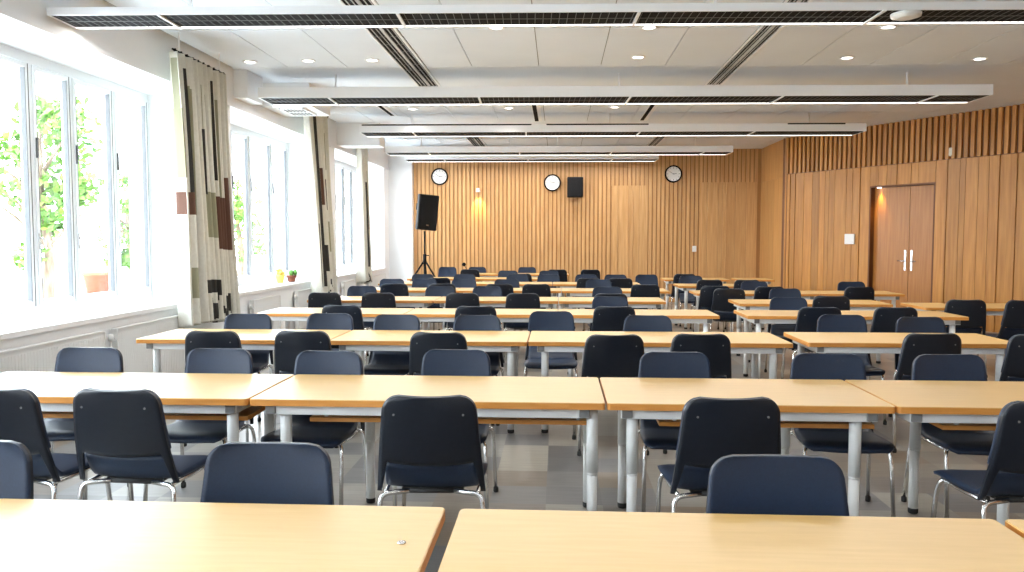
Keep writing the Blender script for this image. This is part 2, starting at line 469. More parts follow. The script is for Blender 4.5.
# downlights
dl = [(-3.71, 9.58, 'windows'), (-2.99, 9.56, ''), (-2.22, 9.57, ''), (.93, 9.6, ''), (3.39, 9.77, ''), (4.98, 9.92, ''), (-.63, 8.18, ''), (.91, 8.27, ''), (3.31, 8.39, ''),
      (-2.40, 13.2, ''), (-.81, 13.2, ''), (.91, 13.2, '')]
ordw = ['first', 'second', 'third', 'fourth', 'fifth', 'sixth', 'seventh', 'eighth', 'ninth', 'tenth']
rowsd = {8: [], 9: [], 13: []}
for d in dl: rowsd[int(d[1])].append(d)
where = {8: 'just behind the first luminaire', 9: 'in front of the second luminaire', 13: 'behind the second luminaire'}
dproto = None
for k, ds in rowsd.items():
    for i, d in enumerate(sorted(ds)):
        if dproto is None:
            bm = BM(); lathe(bm, [(.06, .0), (.062, -.008), (.085, -.010), (.088, 0)], 24, cap0=False, cap1=False)
            t = thing('downlight', '', 'ceiling light')
            mk('ring', bm, M['fix_white'], t)
            bm = BM(); lathe(bm, [(.0605, -.004), (.0605, -.002)], 24); mk('lens', bm, M['lamp'], t)
            dproto = t
        else: t = dup(dproto)
        t.location = (d[0], d[1], ZC)
        tag(t, f'round lit ceiling downlight {where[k]}, {ordw[i]} from the windows', 'ceiling light', 'round ceiling downlights')
        l = bpy.data.lights.new('downlight_lamp', 'SPOT'); l.energy = 6; l.color = (1, .96, .9); l.spot_size = 2.0; l.spot_blend = .8; l.shadow_soft_size = .06
        lo = bpy.data.objects.new('downlight_lamp', l); col.objects.link(lo); lo.location = (d[0], d[1], ZC - .03)
bm = BM(); lathe(bm, [(.05, 0), (.115, -.012), (.11, -.035), (.06, -.05)], 24); o = mk('smoke_detector', bm, M['plastic_white'], loc=(2.72, 6.56, 3.318)); tag(o, 'round white smoke detector under the first luminaire, near its door end', 'smoke detector')

# ------------------------------------------------------------------ windows
div = {2: [5.15, 5.72, 6.33, 6.95, 7.55, 8.28, 9.02], 3: [9.9, 10.6, 11.3, 12.0, 12.94, 13.76], 4: [14.6, 15.3, 16.0, 16.7, 17.4, 18.1, 18.75]}
for bi, (a, b) in enumerate(bays):
    dv = div.get(bi) or [a + (b - a) * k / 6 for k in range(7)]
    w = bpy.data.objects.new(f'window_{bi + 1}', None); col.objects.link(w); w.location = (XG, 0, ZSILL); structure(w)
    H = ZS - ZSILL
    bm = BM()
    box(bm, -.07, .0, a, b, .0, .075); box(bm, -.07, 0, a, b, H - .09, H)
    box(bm, -.07, 0, a, a + .05, .075, H - .09); box(bm, -.07, 0, b - .05, b, .075, H - .09)
    for y in dv[1:-1]: box(bm, -.07, 0.004, y - .028, y + .028, .075, H - .09)
    mk('window_frame', bm, M['frame_white'], w)
    for i, (y0, y1) in enumerate(zip(dv, dv[1:])):
        y0 += .03 if i else .05; y1 -= .03 if i < len(dv) - 2 else .05
        zb, zt = .085, H - .10
        bm = BM()
        t_ = .042
        box(bm, -.05, .014, y0, y0 + t_, zb, zt); box(bm, -.05, .014, y1 - t_, y1, zb, zt)
        box(bm, -.05, .014, y0 + t_, y1 - t_, zb, zb + t_ + .01); box(bm, -.05, .014, y0 + t_, y1 - t_, zt - t_, zt)
        box(bm, .012, .0155, y1 - .012, y1, zb, zt, mi=1); box(bm, .012, .0155, y0 + t_ - .006, y0 + t_, zb + t_, zt - t_, mi=1)
        box(bm, -.03, .0155, y1 - t_ - .008, y1 - t_, zb + t_, zt - t_, mi=1)
        s = mk('sash', bm, [M['frame_white'], M['gasket']], w)
        bm = BM(); box(bm, -.026, -.020, y0 + t_ - .004, y1 - t_ + .004, zb + t_, zt - t_); mk('pane', bm, M['glass'], s)
        if i:
            bm = BM(); box(bm, .014, .030, y0 + .008, y0 + .03, 1.42, 1.60, bev=.003); mk('latch', bm, M['gasket'], s)
            bm = BM(); box(bm, .014, .022, y0 + .008, y0 + .03, .60, .74); tube(bm, fillet([(.02, y0 + .02, .70), (.05, y0 + .02, .70), (.055, y0 + .06, .60)], .015), .008); mk('handle', bm, M['steel'], s)
    bm = BM(); box(bm, 0.001, XW - XG + .045, a - .04, b + .04 if bi != 4 else b, -.045, 0.0, bev=.004); mk('window_sill', bm, M['sill'], w)
    # daylight comes in through the opening
    pl = area('window_portal', (XG - .12, (a + b) / 2, (ZS + ZSILL) / 2), b - a, H, 1, (1, 1, 1))
    pl.rotation_euler = (PI / 2, 0, -PI / 2)
    pl.rotation_euler = Matrix(((0, 0, -1), (1, 0, 0), (0, -1, 0))).to_euler()
    pl.data.cycles.is_portal = True

# radiators
rads = [(3.0, 4.2), (5.2, 6.85), (7.05, 8.35), (10.35, 11.35), (12.15, 13.4), (14.85, 15.7), (17.0, 18.5)]
rl = ['behind the camera side', 'under the first window, by the second row of tables', 'under the first window, before the first curtain', 'just past the first curtain', 'under the potted cactus', 'just past the second curtain', 'under the last window']
for (a, b), s in zip(rads[1:], rl[1:]):
    t = thing('radiator', f'white ribbed panel radiator {s}', 'radiator', (XW + .004, (a + b) / 2, .12), 0, 'radiators under the windows')
    h = (b - a) / 2
    bm = BM(); box(bm, .05, .075, -h, h, 0, .60, bev=.008)
    k = -h + .04
    while k < h - .03:
        box(bm, .073, .078, k, k + .018, .04, .56, bev=.002, seg=1); k += .036
    mk('panel', bm, M['radiator'], t)
    bm = BM()
    box(bm, .02, .085, -h + .005, h - .005, .595, .607); box(bm, .02, .085, -h - .004, -h + .004, .01, .60); box(bm, .02, .085, h - .004, h + .004, .01, .60)
    mk('top_grille', bm, M['radiator'], t)
    bm = BM(); lathe(bm, [(.022, 0), (.026, .03), (.022, .06), (.012, .065)], 12, c=(.06, -h - .075, .50), axis='z'); tube(bm, [(.06, -h - .075, .50), (.06, -h - .075, -.11)], .009); tube(bm, [(.06, -h - .075, .5), (.06, -h + .01, .5)], .009)
    mk('valve', bm, M['radiator'], t)
    bm = BM()
    for yy in (-h + .15, h - .15):
        bm = BM(); box(bm, 0, .06, yy - .02, yy + .02, .1, .5); mk('wall_bracket', bm, M['radiator'], t)

# plants on the sill
def sill_plant(y, x, rr, hh, potm, label, kind):
    t = thing('potted_cactus' if kind == 'cactus' else 'flower_pot', label, 'potted plant', (x, y, ZSILL))
    bm = BM(); lathe(bm, [(rr * .7, 0), (rr, hh), (rr * 1.08, hh), (rr * 1.08, hh * .82), (rr * .98, hh * .8)][:3], 16); lathe(bm, [(rr * 1.1, hh * .8), (rr * 1.12, hh * 1.02)], 16); mk('pot', bm, potm, t)
    bm = BM()
    if kind == 'cactus':
        lathe(bm, [(.02, hh), (.04, hh + .02), (.045, hh + .05), (.03, hh + .08), (.01, hh + .09)], 10)
        lathe(bm, [(.015, hh), (.03, hh + .02), (.034, hh + .06), (.01, hh + .1)], 8, c=(.05, .03, 0))
    else:
        for k in range(26):
            a = random.random() * 2 * PI; r = random.random() * rr * .9; z = hh + random.random() * .08
            bmesh.ops.create_icosphere(bm, subdivisions=1, radius=.022, matrix=Matrix.Translation((r * math.cos(a), r * math.sin(a), z)))
    mk('cactus' if kind == 'cactus' else 'flowers', bm, M['cactus'] if kind == 'cactus' else M['yellow'], t)
sill_plant(12.55, -4.25, .075, .10, M['terracotta'], 'green cactus in an orange clay pot on the second window sill', 'cactus')
sill_plant(12.25, -4.33, .07, .13, M['yellow'], 'yellow flowers in a yellow pot on the second window sill, beside the cactus', 'flower')

# ------------------------------------------------------------------ curtains
CW_MATS = [M['cream'], M['c_brown'], M['c_black'], M['c_olive']]
def curtain(y0, y1, ztop, zbot, folds, rects, label, seed, x=-3.965, amp=.072, lean=.12, taper=.0):
    rn = random.Random(seed)
    nu, nv = 150, 96
    ph = [rn.uniform(0, 2 * PI) for _ in range(6)]
    bm = BM(); grid = []
    ym = (y0 + y1) / 2
    for j in range(nv + 1):
        v = j / nv; z = ztop + (zbot - ztop) * v
        rowv = []
        for i in range(nu + 1):
            u = i / nu
            sq = 1 - .07 * math.sin(PI * min(1, v * 1.15)) - taper * v
            warp = .025 * math.sin(3.1 * u * PI + ph[0] + v * 1.5)
            yy = ym + lean * (v - .35) + (u - .5 + warp * v) * (y1 - y0) * sq
            a = 2 * PI * folds * (u + .03 * math.sin(2 * PI * u * 2 + ph[1]) + .012 * v * math.sin(5 * u + ph[2]))
            sn = math.sin(a); sn = math.copysign(abs(sn) ** .6, sn)
            xx = x + amp * (.75 + .4 * v) * sn + .022 * math.sin(2.3 * a + ph[3]) * (.4 + v)
            yy += .03 * math.cos(a) * (y1 - y0) / folds * 1.2
            zz = z + (.02 * math.sin(a + ph[4]) - .10 * max(0, u - .45) if j == nv else -.10 * max(0, u - .45) * v)
            rowv.append(bm.verts.new((xx, yy, zz)))
        grid.append(rowv)
    for j in range(nv):
        v = (j + .5) / nv
        for i in range(nu):
            u = (i + .5) / nu
            f = bm.faces.new((grid[j][i], grid[j][i + 1], grid[j + 1][i + 1], grid[j + 1][i])); f.smooth = True
            mi = 0
            for (u0, u1, v0, v1, mm) in rects:
                if u0 <= u < u1 and v0 <= v < v1: mi = mm
            # ink-drawn leaves along the hem
            if v > .87 and seed == 4:
                for q in range(7):
                    cu = .40 + q * .085
                    if abs(u - cu - .07 * math.sin((v - .87) * 16 + q * 1.7)) < .006 + .012 * max(0, math.sin((v - .87) * 24)): mi = 2
            elif v > .90:
                for q in range(9):
                    cu = .42 + q * .062
                    if abs(u - cu - .03 * math.sin(v * 40 + q * 2)) < .010 + .006 * math.sin(q * 5) and v > .905 + .03 * (q % 3): mi = 2
                if v > .955 and .60 < u < .80 and math.sin(u * 90 + v * 55) > -.3: mi = 2
            f.material_index = mi
    t = thing('curtain', label, 'curtain', (0, 0, 0), 0, 'patterned curtains at the window piers')
    c = mk('fabric', bm, CW_MATS, t, recalc=False)
    so = c.modifiers.new('thick', 'SOLIDIFY'); so.thickness = .004
    bm = BM(); tube(bm, [(x, y0 - .05, ztop + .02), (x, y1 + .05, ztop + .02)], .010)
    for k in range(int(folds) + 1):
        yy = y0 + (y1 - y0) * k / folds; box(bm, x - .012, x + .012, yy - .006, yy + .006, ztop - .02, ztop + .035)
    mk('rail', bm, M['black'], t)
    for yy in (y0 + .1, y1 - .1):
        bm = BM(); box(bm, x - .006, x + .006, yy - .006, yy + .006, ztop + .02, ZC); mk('rail_hanger', bm, M['fix_white'], t)
R1 = [(.03 + .07 * k, .03 + .07 * k + (.012, .02, .016)[k % 3], .02 + .03 * (k % 4), .30 + .07 * ((k * 3) % 5), (3, 2, 3, 3)[k % 4]) for k in range(13)] + [(.02, .13, .50, .58, 1), (.60, .97, .50, .705, 1), (.38, .56, .49, .67, 3), (.36, .56, .83, .885, 2), (.0, .08, .2, .45, 3),  # thin upper stripes put the pleats' shade into the colour; blocks are print
      (.30, .36, .0, .33, 3), (.44, .47, .25, .50, 2), (.56, .60, .30, .42, 2), (.70, .80, .28, .50, 3), (.62, .66, .40, .52, 2), (.14, .19, .40, .95, 2), (.05, .12, .78, .9, 3), (.90, .96, .42, .51, 1), (.50, .53, .05, .25, 2), (.22, .25, .1, .5, 3)]
R2 = [(.30, .36, .02, .95, 2), (.44, .52, .30, .5, 1), (.58, .72, .35, .52, 2), (.62, .80, .58, .75, 3), (.10, .16, .60, .95, 2), (.75, .86, .10, .3, 3), (.45, .56, .72, .86, 2), (.2, .28, .5, .58, 1)]
R3 = [(.50, .62, .02, .2, 2), (.62, .75, .22, .5, 3), (.55, .75, .5, .62, 1), (.40, .48, .3, .9, 2), (.1, .22, .6, .8, 3), (.6, .8, .75, .84, 2)]
curtain(8.06, 9.24, 3.44, .62, 9, R1, 'cream curtain with brown and olive blocks, before the first pier', 4, x=-3.90, lean=.16)
curtain(12.3, 13.4, 3.58, .60, 7, R2, 'cream and black patterned curtain at the second pier, beside the potted cactus', 8, x=-3.88, lean=.4, taper=.12)
curtain(15.9, 16.5, 3.56, .66, 5, R3, 'cream and grey patterned curtain near the loudspeaker stand, farthest of the curtains', 12)

# ------------------------------------------------------------------ where the chairs stand
CH = {
'A': [('F',-2.08,2.42), ('F',-1.00,2.44), ('F',0.725,2.38)],
'B': [('N',-2.62,3.86), ('N',-2.06,3.87), ('N',-0.59,3.81), ('N',0.76,3.84), ('N',2.12,3.83), ('F',-2.99,4.66), ('F',-2.15,4.66), ('F',-1.39,4.44), ('F',-0.64,4.7), ('F',0.72,4.67), ('F',1.62,4.66), ('F',2.36,4.66)],
'C': [('N',-2.6,6.15), ('N',-1.92,6.19), ('N',-0.87,6.16), ('N',0.39,6.09), ('N',1.04,6.17), ('F',-2.82,6.90), ('F',-2.09,6.98), ('F',-1.48,6.90), ('F',-0.73,6.87), ('F',-0.06,7.3), ('F',0.79,6.96)],
'C2': [('N',2.74,6.30), ('N',3.5,6.25), ('F',2.55,7.11), ('F',3.19,6.92)],
'D': [('N',-2.23,8.45), ('N',-0.86,8.40), ('N',0.58,8.45), ('F',0.62,9.23)],
'DR': [('N',2.65,8.48), ('N',3.4,8.50), ('F',2.67,9.21)],
'XR': [('N',4.62,9.54), ('N',5.2,9.50)],
'E': [('N',-2.96,10.29), ('N',-2.29,10.29), ('N',-1.19,10.29), ('N',-0.46,10.29), ('N',0.64,10.29), ('F',-2.8,11.09), ('F',-1.67,11.09), ('F',-1.0,11.09), ('F',0.71,11.09)],
'ER': [('N',3.3,10.05), ('F',3.1,10.85)],
'F': [('N',-2.5,12.28), ('N',-1.74,12.28), ('N',-0.9,12.28), ('N',-0.34,12.28), ('N',1.31,12.28), ('F',-2.79,13.08), ('F',-2.25,13.08), ('F',-1.58,13.08), ('F',-0.83,13.08), ('F',0.67,13.08)],
'FR': [('N',2.37,11.38), ('N',2.30,11.98), ('N',3.01,11.85), ('N',4.25,11.85), ('F',3.12,12.65), ('F',4.63,12.65)],
'G': [('N',-2.08,14.08), ('N',0.55,14.08), ('N',1.06,14.08), ('F',-2.57,14.88), ('F',-1.77,14.88), ('F',-0.76,14.88), ('F',-0.19,14.88), ('F',0.54,14.88), ('F',1.06,14.88), ('F',1.69,14.95)],
'GR': [('N',2.52,13.67), ('N',3.12,13.67), ('F',2.41,14.47)],
'H': [('N',-0.7,15.78), ('F',-1.07,16.58), ('F',-0.17,16.58)],
'HR': [('N',2.42,15.78)],
'I': [('N',-1.93,17.78), ('N',-0.02,17.78), ('N',0.7,17.78), ('F',-2.60,18.62), ('F',-1.89,18.62), ('F',-0.73,18.62)],
}
FAR = dict(A=2.35, B=4.645, C=6.94, C2=7.0, D=9.14, DR=9.13, XR=10.26, E=11.0, ER=10.72, F=12.97, FR=12.56, G=14.79, GR=14.38, H=16.49, HR=16.49, I=18.49)
for _k, _l in CH.items():
    out = []
    for t, x, y in _l:
        y2 = y - (.14 if _k == 'B' else .18) if t == 'N' else max(y - .14, FAR[_k] - .19)
        bk = -.27 if t == 'N' else .27
        out.append((t, round(x * (y2 + bk) / (y + bk), 3), round(y2, 3)))
    out.sort(key=lambda c: (c[0], c[1]))
    for _q in range(12):                      # no two chairs of a row may touch
        for i in range(len(out) - 1):
            (t0, xa, ya), (t1, xb, yb) = out[i], out[i + 1]
            if t0 == t1 and xb - xa < .55 and abs(ya - yb) < .6:
                dd = (.551 - (xb - xa)) / 2; out[i] = (t0, round(xa - dd, 3), ya); out[i + 1] = (t1, round(xb + dd, 3), yb)
    CH[_k] = out
CHAIR_POS = [(x, y) for l in CH.values() for _, x, y in l]

# ------------------------------------------------------------------ tables
legcache = {}
def meshobj(key, builder, mats, name, parent):
    if key in legcache:
        o = bpy.data.objects.new(name, legcache[key]); col.objects.link(o); o.parent = parent; return o
    o = mk(name, builder(), mats, parent); legcache[key] = o.data; return o
def leg_bm():
    bm = BM()
    lathe(bm, [(.026, .03), (.026, .36)], 14); lathe(bm, [(.0275, .36), (.0275, .372)], 14); lathe(bm, [(.029, .372), (.029, .70)], 14)
    return bm
def corner_bm():
    bm = BM(); box(bm, -.026, .026, -.034, .034, .66, .704, bev=.004); return bm
def foot_bm():
    bm = BM(); lathe(bm, [(.024, 0), (.027, .006), (.027, .024), (.018, .032)], 14); return bm
def table(x0, x1, y0, y1, label, shelf=False, legs=None):
    t = thing('meeting_table', label, 'table', ((x0 + x1) / 2, (y0 + y1) / 2, 0), 0, 'beech tables set in rows')
    w, d = (x1 - x0) / 2, (y1 - y0) / 2
    bm = BM(); vs = box(bm, -w, w, -d, d, .706, .74)
    ve = [e for e in bm.edges if abs(e.verts[0].co.z - e.verts[1].co.z) > .01]
    bmesh.ops.bevel(bm, geom=ve, offset=.018, segments=4, affect='EDGES', profile=.5)
    bm.normal_update()
    for f in bm.faces: f.material_index = 0 if f.normal.z > .5 else 1
    te = [e for e in bm.edges if e.verts[0].co.z > .735 and e.verts[1].co.z > .735 and any(f.material_index == 1 for f in e.link_faces)]
    bmesh.ops.bevel(bm, geom=te, offset=.003, segments=2, affect='EDGES')
    mk('tabletop', bm, [M['beech'], M['beech_edge']], t)
    bm = BM(); i = .035
    box(bm, -w + .10, w - .10, -d + i, -d + i + .03, .655, .705, bev=.004); box(bm, -w + .10, w - .10, d - i - .03, d - i, .655, .705, bev=.004)
    box(bm, -w + .07, -w + .10, -d + i, d - i, .655, .705, bev=.004); box(bm, w - .10, w - .07, -d + i, d - i, .655, .705, bev=.004)
    mk('apron', bm, M['table_metal'], t)
    for s in (-1, 1):
        for yy in (-d + .06, d - .06):
            br = meshobj('corner_bracket', lambda: corner_bm(), M['table_dark'], 'corner_bracket', t); br.location = (s * (w - .10), yy, 0)
    lx = legs or (.13, .13)
    for s, ins in ((-1, lx[0]), (1, lx[1])):
        for yy in (-d + .085, d - .085):
            best = None
            for c in range(0, 70):
                for sg in (1, -1):
                    q = ins + sg * c * .02
                    if q < .05 or q > w * 1.7: continue
                    wx, wy = (x0 + x1) / 2 + s * (w - q), (y0 + y1) / 2 + yy
                    if not any(abs(wx - px) < .285 and py - .31 < wy < py + .29 for px, py in CHAIR_POS): best = q; break
                if best is not None: break
            if best is None: best = ins
            lg = meshobj('leg', leg_bm, M['table_metal'], 'leg', t); lg.location = (s * (w - best), yy, 0)
            ft = meshobj('foot', foot_bm, M['rubber'], 'foot', lg)
    if shelf:
        bm = BM(); a, b = -w + .27, w - .05
        box(bm, a, b, -d + .13, d - .12, .600, .622, mi=0)
        for fc in bm.faces:
            if abs(fc.normal.z) < .5 if fc.normal.length else False: pass
        bm.normal_update()
        for f in bm.faces: f.material_index = 0 if abs(f.normal.z) > .5 else 1
        mk('under_shelf', bm, [M['beech'], M['beech_edge']], t)
        for s in (a + .08, (a + b) / 2, b - .08):
            for yy in (-d + .16, d - .15):
                bm = BM(); box(bm, s - .008, s + .008, yy - .012, yy + .012, .62, .706); mk('shelf_hanger', bm, M['table_metal'], t)
    return t
TB = [  # row, block, x0, x1, y0, y1, extra
 ('A', 'w', -1.93, -.335, 1.61, 2.355, {}), ('A', 'w', -.29, 1.262, 1.60, 2.345, {}), ('A', 'w', 1.285, 2.88, 1.60, 2.345, {}),
 ('B', 'w', -3.34, -1.562, 3.905, 4.645, dict(shelf=True)), ('B', 'w', -1.552, .235, 3.905, 4.645, dict(shelf=True, legs=(.16, .06))), ('B', 'w', .245, 1.628, 3.905, 4.645, dict(shelf=True, legs=(.13, .16))), ('B', 'w', 1.638, 3.24, 3.905, 4.645, dict(shelf=True, legs=(.55, .13))),
 ('C', 'w', -3.385, -1.817, 6.2, 6.94, {}), ('C', 'w', -1.807, -.24, 6.2, 6.94, {}), ('C', 'w', -.23, 1.81, 6.22, 6.96, {}), ('C', 'd', 1.945, 3.56, 6.29, 7.0, {}),
 ('D', 'w', -3.25, -1.652, 8.42, 9.14, {}), ('D', 'w', -1.642, .0, 8.42, 9.14, {}), ('D', 'w', .01, 1.69, 8.42, 9.14, {}), ('D', 'd', 1.98, 4.22, 8.43, 9.13, {}),
 ('E', 'w', -3.28, -1.61, 10.26, 11.0, {}), ('E', 'w', -1.60, .005, 10.26, 11.0, {}), ('E', 'w', .015, 1.38, 10.26, 11.0, {}), ('E', 'd', 2.25, 4.1, 10.0, 10.72, {}),
 ('F', 'w', -3.25, -1.6, 12.25, 12.97, {}), ('F', 'w', -1.59, .05, 12.25, 12.97, {}), ('F', 'w', .06, 1.70, 12.25, 12.97, {}), ('F', 'd', 2.03, 3.79, 11.80, 12.54, {}), ('F', 'd', 3.80, 5.01, 11.82, 12.56, {}),
 ('G', 'w', -3.2, -1.65, 14.05, 14.79, {}), ('G', 'w', -1.64, -.1, 14.05, 14.79, {}), ('G', 'w', -.09, 1.45, 14.05, 14.79, {}), ('G', 'd', 2.05, 3.6, 13.64, 14.38, {}),
 ('H', 'w', -3.0, -1.63, 15.75, 16.49, {}), ('H', 'w', -1.62, -.25, 15.75, 16.49, {}), ('H', 'd', 2.09, 3.35, 15.75, 16.49, {}), ('H', 'd', 3.52, 4.2, 15.75, 16.49, {}),
 ('I', 'w', -2.2, -1.0, 17.75, 18.49, {}), ('I', 'w', -.99, .24, 17.75, 18.49, {}),
]
rown = {c: ordw[i] for i, c in enumerate('ABCDEFGHI')}
cnt = {}
for r, b, x0, x1, y0, y1, kw in TB:
    k = cnt.get((r, b), 0); cnt[(r, b)] = k + 1
    if b == 'w': lab = f'pale beech table in {rown[r]} row from the camera, {ordw[k]} table from the windows'
    else: lab = f'pale beech table in {rown[r]} row from the camera, {ordw[k]} on the door side'
    t = table(x0, x1, y0, y1, lab, **kw)
    if r == 'A' and k == 0:
        bm = BM(); lathe(bm, [(.012, 0), (.012, .004), (.006, .006)], 12); mk('cable_cap', bm, M['steel'], t, loc=(.72, .08, .7395))
t1 = table(4.29, 4.78, 9.56, 10.28, 'narrow yellow-lit beech table by the slatted wall, beside the wider side table')
t2 = table(4.82, 6.4, 9.50, 10.24, 'beech table by the slatted wall right of the door, cut by the picture edge')

# ------------------------------------------------------------------ chairs
def back_pt(u, z, off=0.0):
    """point on the backrest: u -1..1 across, z height; off moves it towards the sitter"""
    v = (z - .425) / .445
    hw = .242 - .042 * v
    y = -.205 - .082 * v - .014 * math.sin(max(0, v) * PI) + .030 * u * u * (1 - .3 * v) + off
    return hw, y
def back_bm(inner=False):
    bm = BM(); nu, nv = 24, 20
    ztop = .87 if not inner else .8712
    rad = .068 if not inner else .068
    shrink = 0 if not inner else -.001
    def layer(off):
        g = []
        for j in range(nv + 1):
            # denser rows in the rounded top corners
            t = j / nv
            t = t / .6 * .86 if t < .6 else .86 + (t - .6) / .4 * .14
            rw = []
            for i in range(nu + 1):
                u = -1 + 2 * i / nu
                zb = .553 + .022 * u * u if not inner else .572
                if not inner and abs(u) >= .84: zb = .425 + .0 * u
                z = zb + (ztop - zb) * t
                hw, y = back_pt(u, z, off)
                hw -= shrink
                d = ztop - z
                ins = 0
                if d < rad: ins = rad - math.sqrt(max(0, rad * rad - (rad - d) ** 2))
                if inner:
                    d2 = z - zb
                    if d2 < .03: ins = .03 - math.sqrt(max(0, .0009 - (.03 - d2) ** 2))
                x = u * (hw - ins)
                z -= .006 * (1 - abs(u)) ** 2 * max(0, (z - .8) / .04) * 0 + .004 * (1 - u * u) * (d < .1) * (1 - d / .1)
                rw.append(bm.verts.new((x, y, z)))
            g.append(rw)
        return g
    A, B = layer(.0 if not inner else .0005), layer(-.014 if not inner else .012)
    if inner: pass
    for g in (A, B):
        for j in range(nv):
            for i in range(nu):
                f = bm.faces.new((g[j][i], g[j][i + 1], g[j + 1][i + 1], g[j + 1][i])); f.smooth = True
    for j in range(nv):
        for i in (0, nu): bm.faces.new((A[j][i], A[j + 1][i], B[j + 1][i], B[j][i]))
    for i in range(nu):
        for j in (0, nv): bm.faces.new((A[j][i], A[j][i + 1], B[j][i + 1], B[j][i]))
    bmesh.ops.recalc_face_normals(bm, faces=bm.faces)
    return bm
def seat_bm(shell=False):
    bm = BM(); nu, nv = 16, 18; top, bot = [], []
    for j in range(nv + 1):
        v = j / nv
        rt, rb = [], []
        for i in range(nu + 1):
            u = -1 + 2 * i / nu
            y = -.20 + .43 * v
            hw = .205 + .03 * math.sin(min(1, v * 1.25) * PI / 2)
            e = abs(u) ** 6
            # round plan corners at the front
            if v > .85: hw *= 1 - .16 * ((v - .85) / .15) ** 3
            z = .452 + .012 * v - .03 * max(0, (v - .82) / .18) ** 2
            if v < .26: z += .115 * ((.26 - v) / .26) ** 2.2
            z += -.010 * (1 - u * u) - .014 * e
            th = .036 * (1 - .55 * e) * (1 - .5 * max(0, (v - .85) / .15) ** 2)
            rt.append(bm.verts.new((hw * u, y, z))); rb.append(bm.verts.new((hw * u * .98, y, z - th)))
        top.append(rt); bot.append(rb)
    for j in range(nv):
        for i in range(nu):
            bm.faces.new((top[j][i], top[j][i + 1], top[j + 1][i + 1], top[j + 1][i]))
            bm.faces.new((bot[j][i], bot[j + 1][i], bot[j + 1][i + 1], bot[j][i + 1]))
    for j in range(nv):
        for i in (0, nu): bm.faces.new((top[j][i], top[j + 1][i], bot[j + 1][i], bot[j][i]))
    for i in range(nu):
        for j in (0, nv): bm.faces.new((top[j][i], bot[j][i], bot[j][i + 1], top[j][i + 1]))
    for f in bm.faces: f.smooth = True
    return bm
def pan_bm():
    bm = seat_bm()
    for v in bm.verts: v.co.z = v.co.z - .010 if v.co.z < 0 else .42 + (v.co.z - .45) * .5 - .004; v.co.x *= 1.012; v.co.y = v.co.y * 1.01
    return bm
def make_chair():
    t = thing('stacking_chair', 'navy chair', 'chair')
    mk('backrest', back_bm(), M['shell'], t)
    mk('back_cushion', back_bm(True), M['fabric'], t)
    mk('seat', seat_bm(), M['fabric'], t)
    fb = BM(); lathe(fb, [(.014, -.002), (.016, .004), (.0155, .026), (.012, .03)], 10); fme = mk('rubber_foot', fb, M['rubber']); fdat = fme.data; bpy.data.objects.remove(fme)
    for s in (-1, 1):
        for pts in ([(s * .243, -.245, .004), (s * .232, -.215, .33), (s * .225, -.195, .412), (s * .10, -.165, .418)],
                    [(s * .232, .215, .004), (s * .225, .175, .35), (s * .218, .15, .415), (s * .10, .13, .418)]):
            bm = BM(); tube(bm, fillet(pts, .045), .0115, 10); lg = mk('leg', bm, M['chrome'], t)
            f = bpy.data.objects.new('rubber_foot', fdat); col.objects.link(f); f.parent = lg; f.location = (pts[0][0], pts[0][1], 0.002)
        bm = BM(); tube(bm, fillet([(s * .205, -.185, .414), (s * .212, 0, .412), (s * .206, .16, .414)], .05), .010, 8); mk('side_rail', bm, M['chrome'], t)
    bm = BM(); tube(bm, [(-.11, -.165, .418), (.11, -.165, .418)], .0115, 8); tube(bm, [(-.11, .13, .418), (.11, .13, .418)], .0115, 8)
    box(bm, -.14, .14, -.14, .14, .412, .424); mk('seat_support', bm, M['rubber'], t)
    for s in (-1, 1):
        bm = BM(); lathe(bm, [(.005, 0), (.005, .003)], 10, c=(s * .15, -.293, .79), axis='y'); mk('screw_cap', bm, M['table_dark'], t)
    return t
proto = make_chair(); used = False
rj = random.Random(21)
ROT = {('B', 'N', 3): 3, ('B', 'N', 1): -3, ('B', 'N', 0): -5, ('B', 'N', 4): 4}
for key, lst in CH.items():
    r = key[0]; block = 'd' if len(key) > 1 else 'w'
    for typ in 'NF':
        sel = sorted([c for c in lst if c[0] == typ], key=lambda c: c[1])
        for i, (_, x, y) in enumerate(sel):
            o = dup(proto) if used else proto; used = True
            a = ROT.get((key, typ, i), rj.uniform(-4, 4)) if r in 'AB' else rj.uniform(-5, 5)
            o.location = (x, y, 0); o.rotation_euler = (0, 0, math.radians(a) + (PI if typ == 'F' else 0))
            if key == 'XR':
                lab = 'navy chair seen from behind at the narrow table by the slatted wall' if i == 0 else 'navy chair seen from behind at wider table by slatted wall, cut by picture edge'
            elif typ == 'N':
                lab = (f'navy chair seen from behind at near side of {rown[r]} table row, {ordw[i]} from windows' if block == 'w'
                       else f"navy chair seen from behind at {rown[r]} table row, {ordw[i]} on the aisle's door side")
            else:
                lab = (f'navy chair facing the camera behind {rown[r]} table row, {ordw[i]} from the windows' if block == 'w'
                       else f"navy chair facing the camera behind {rown[r]} table row, {ordw[i]} on the aisle's door side")
            tag(o, lab, 'chair', 'navy stacking chairs at the tables')

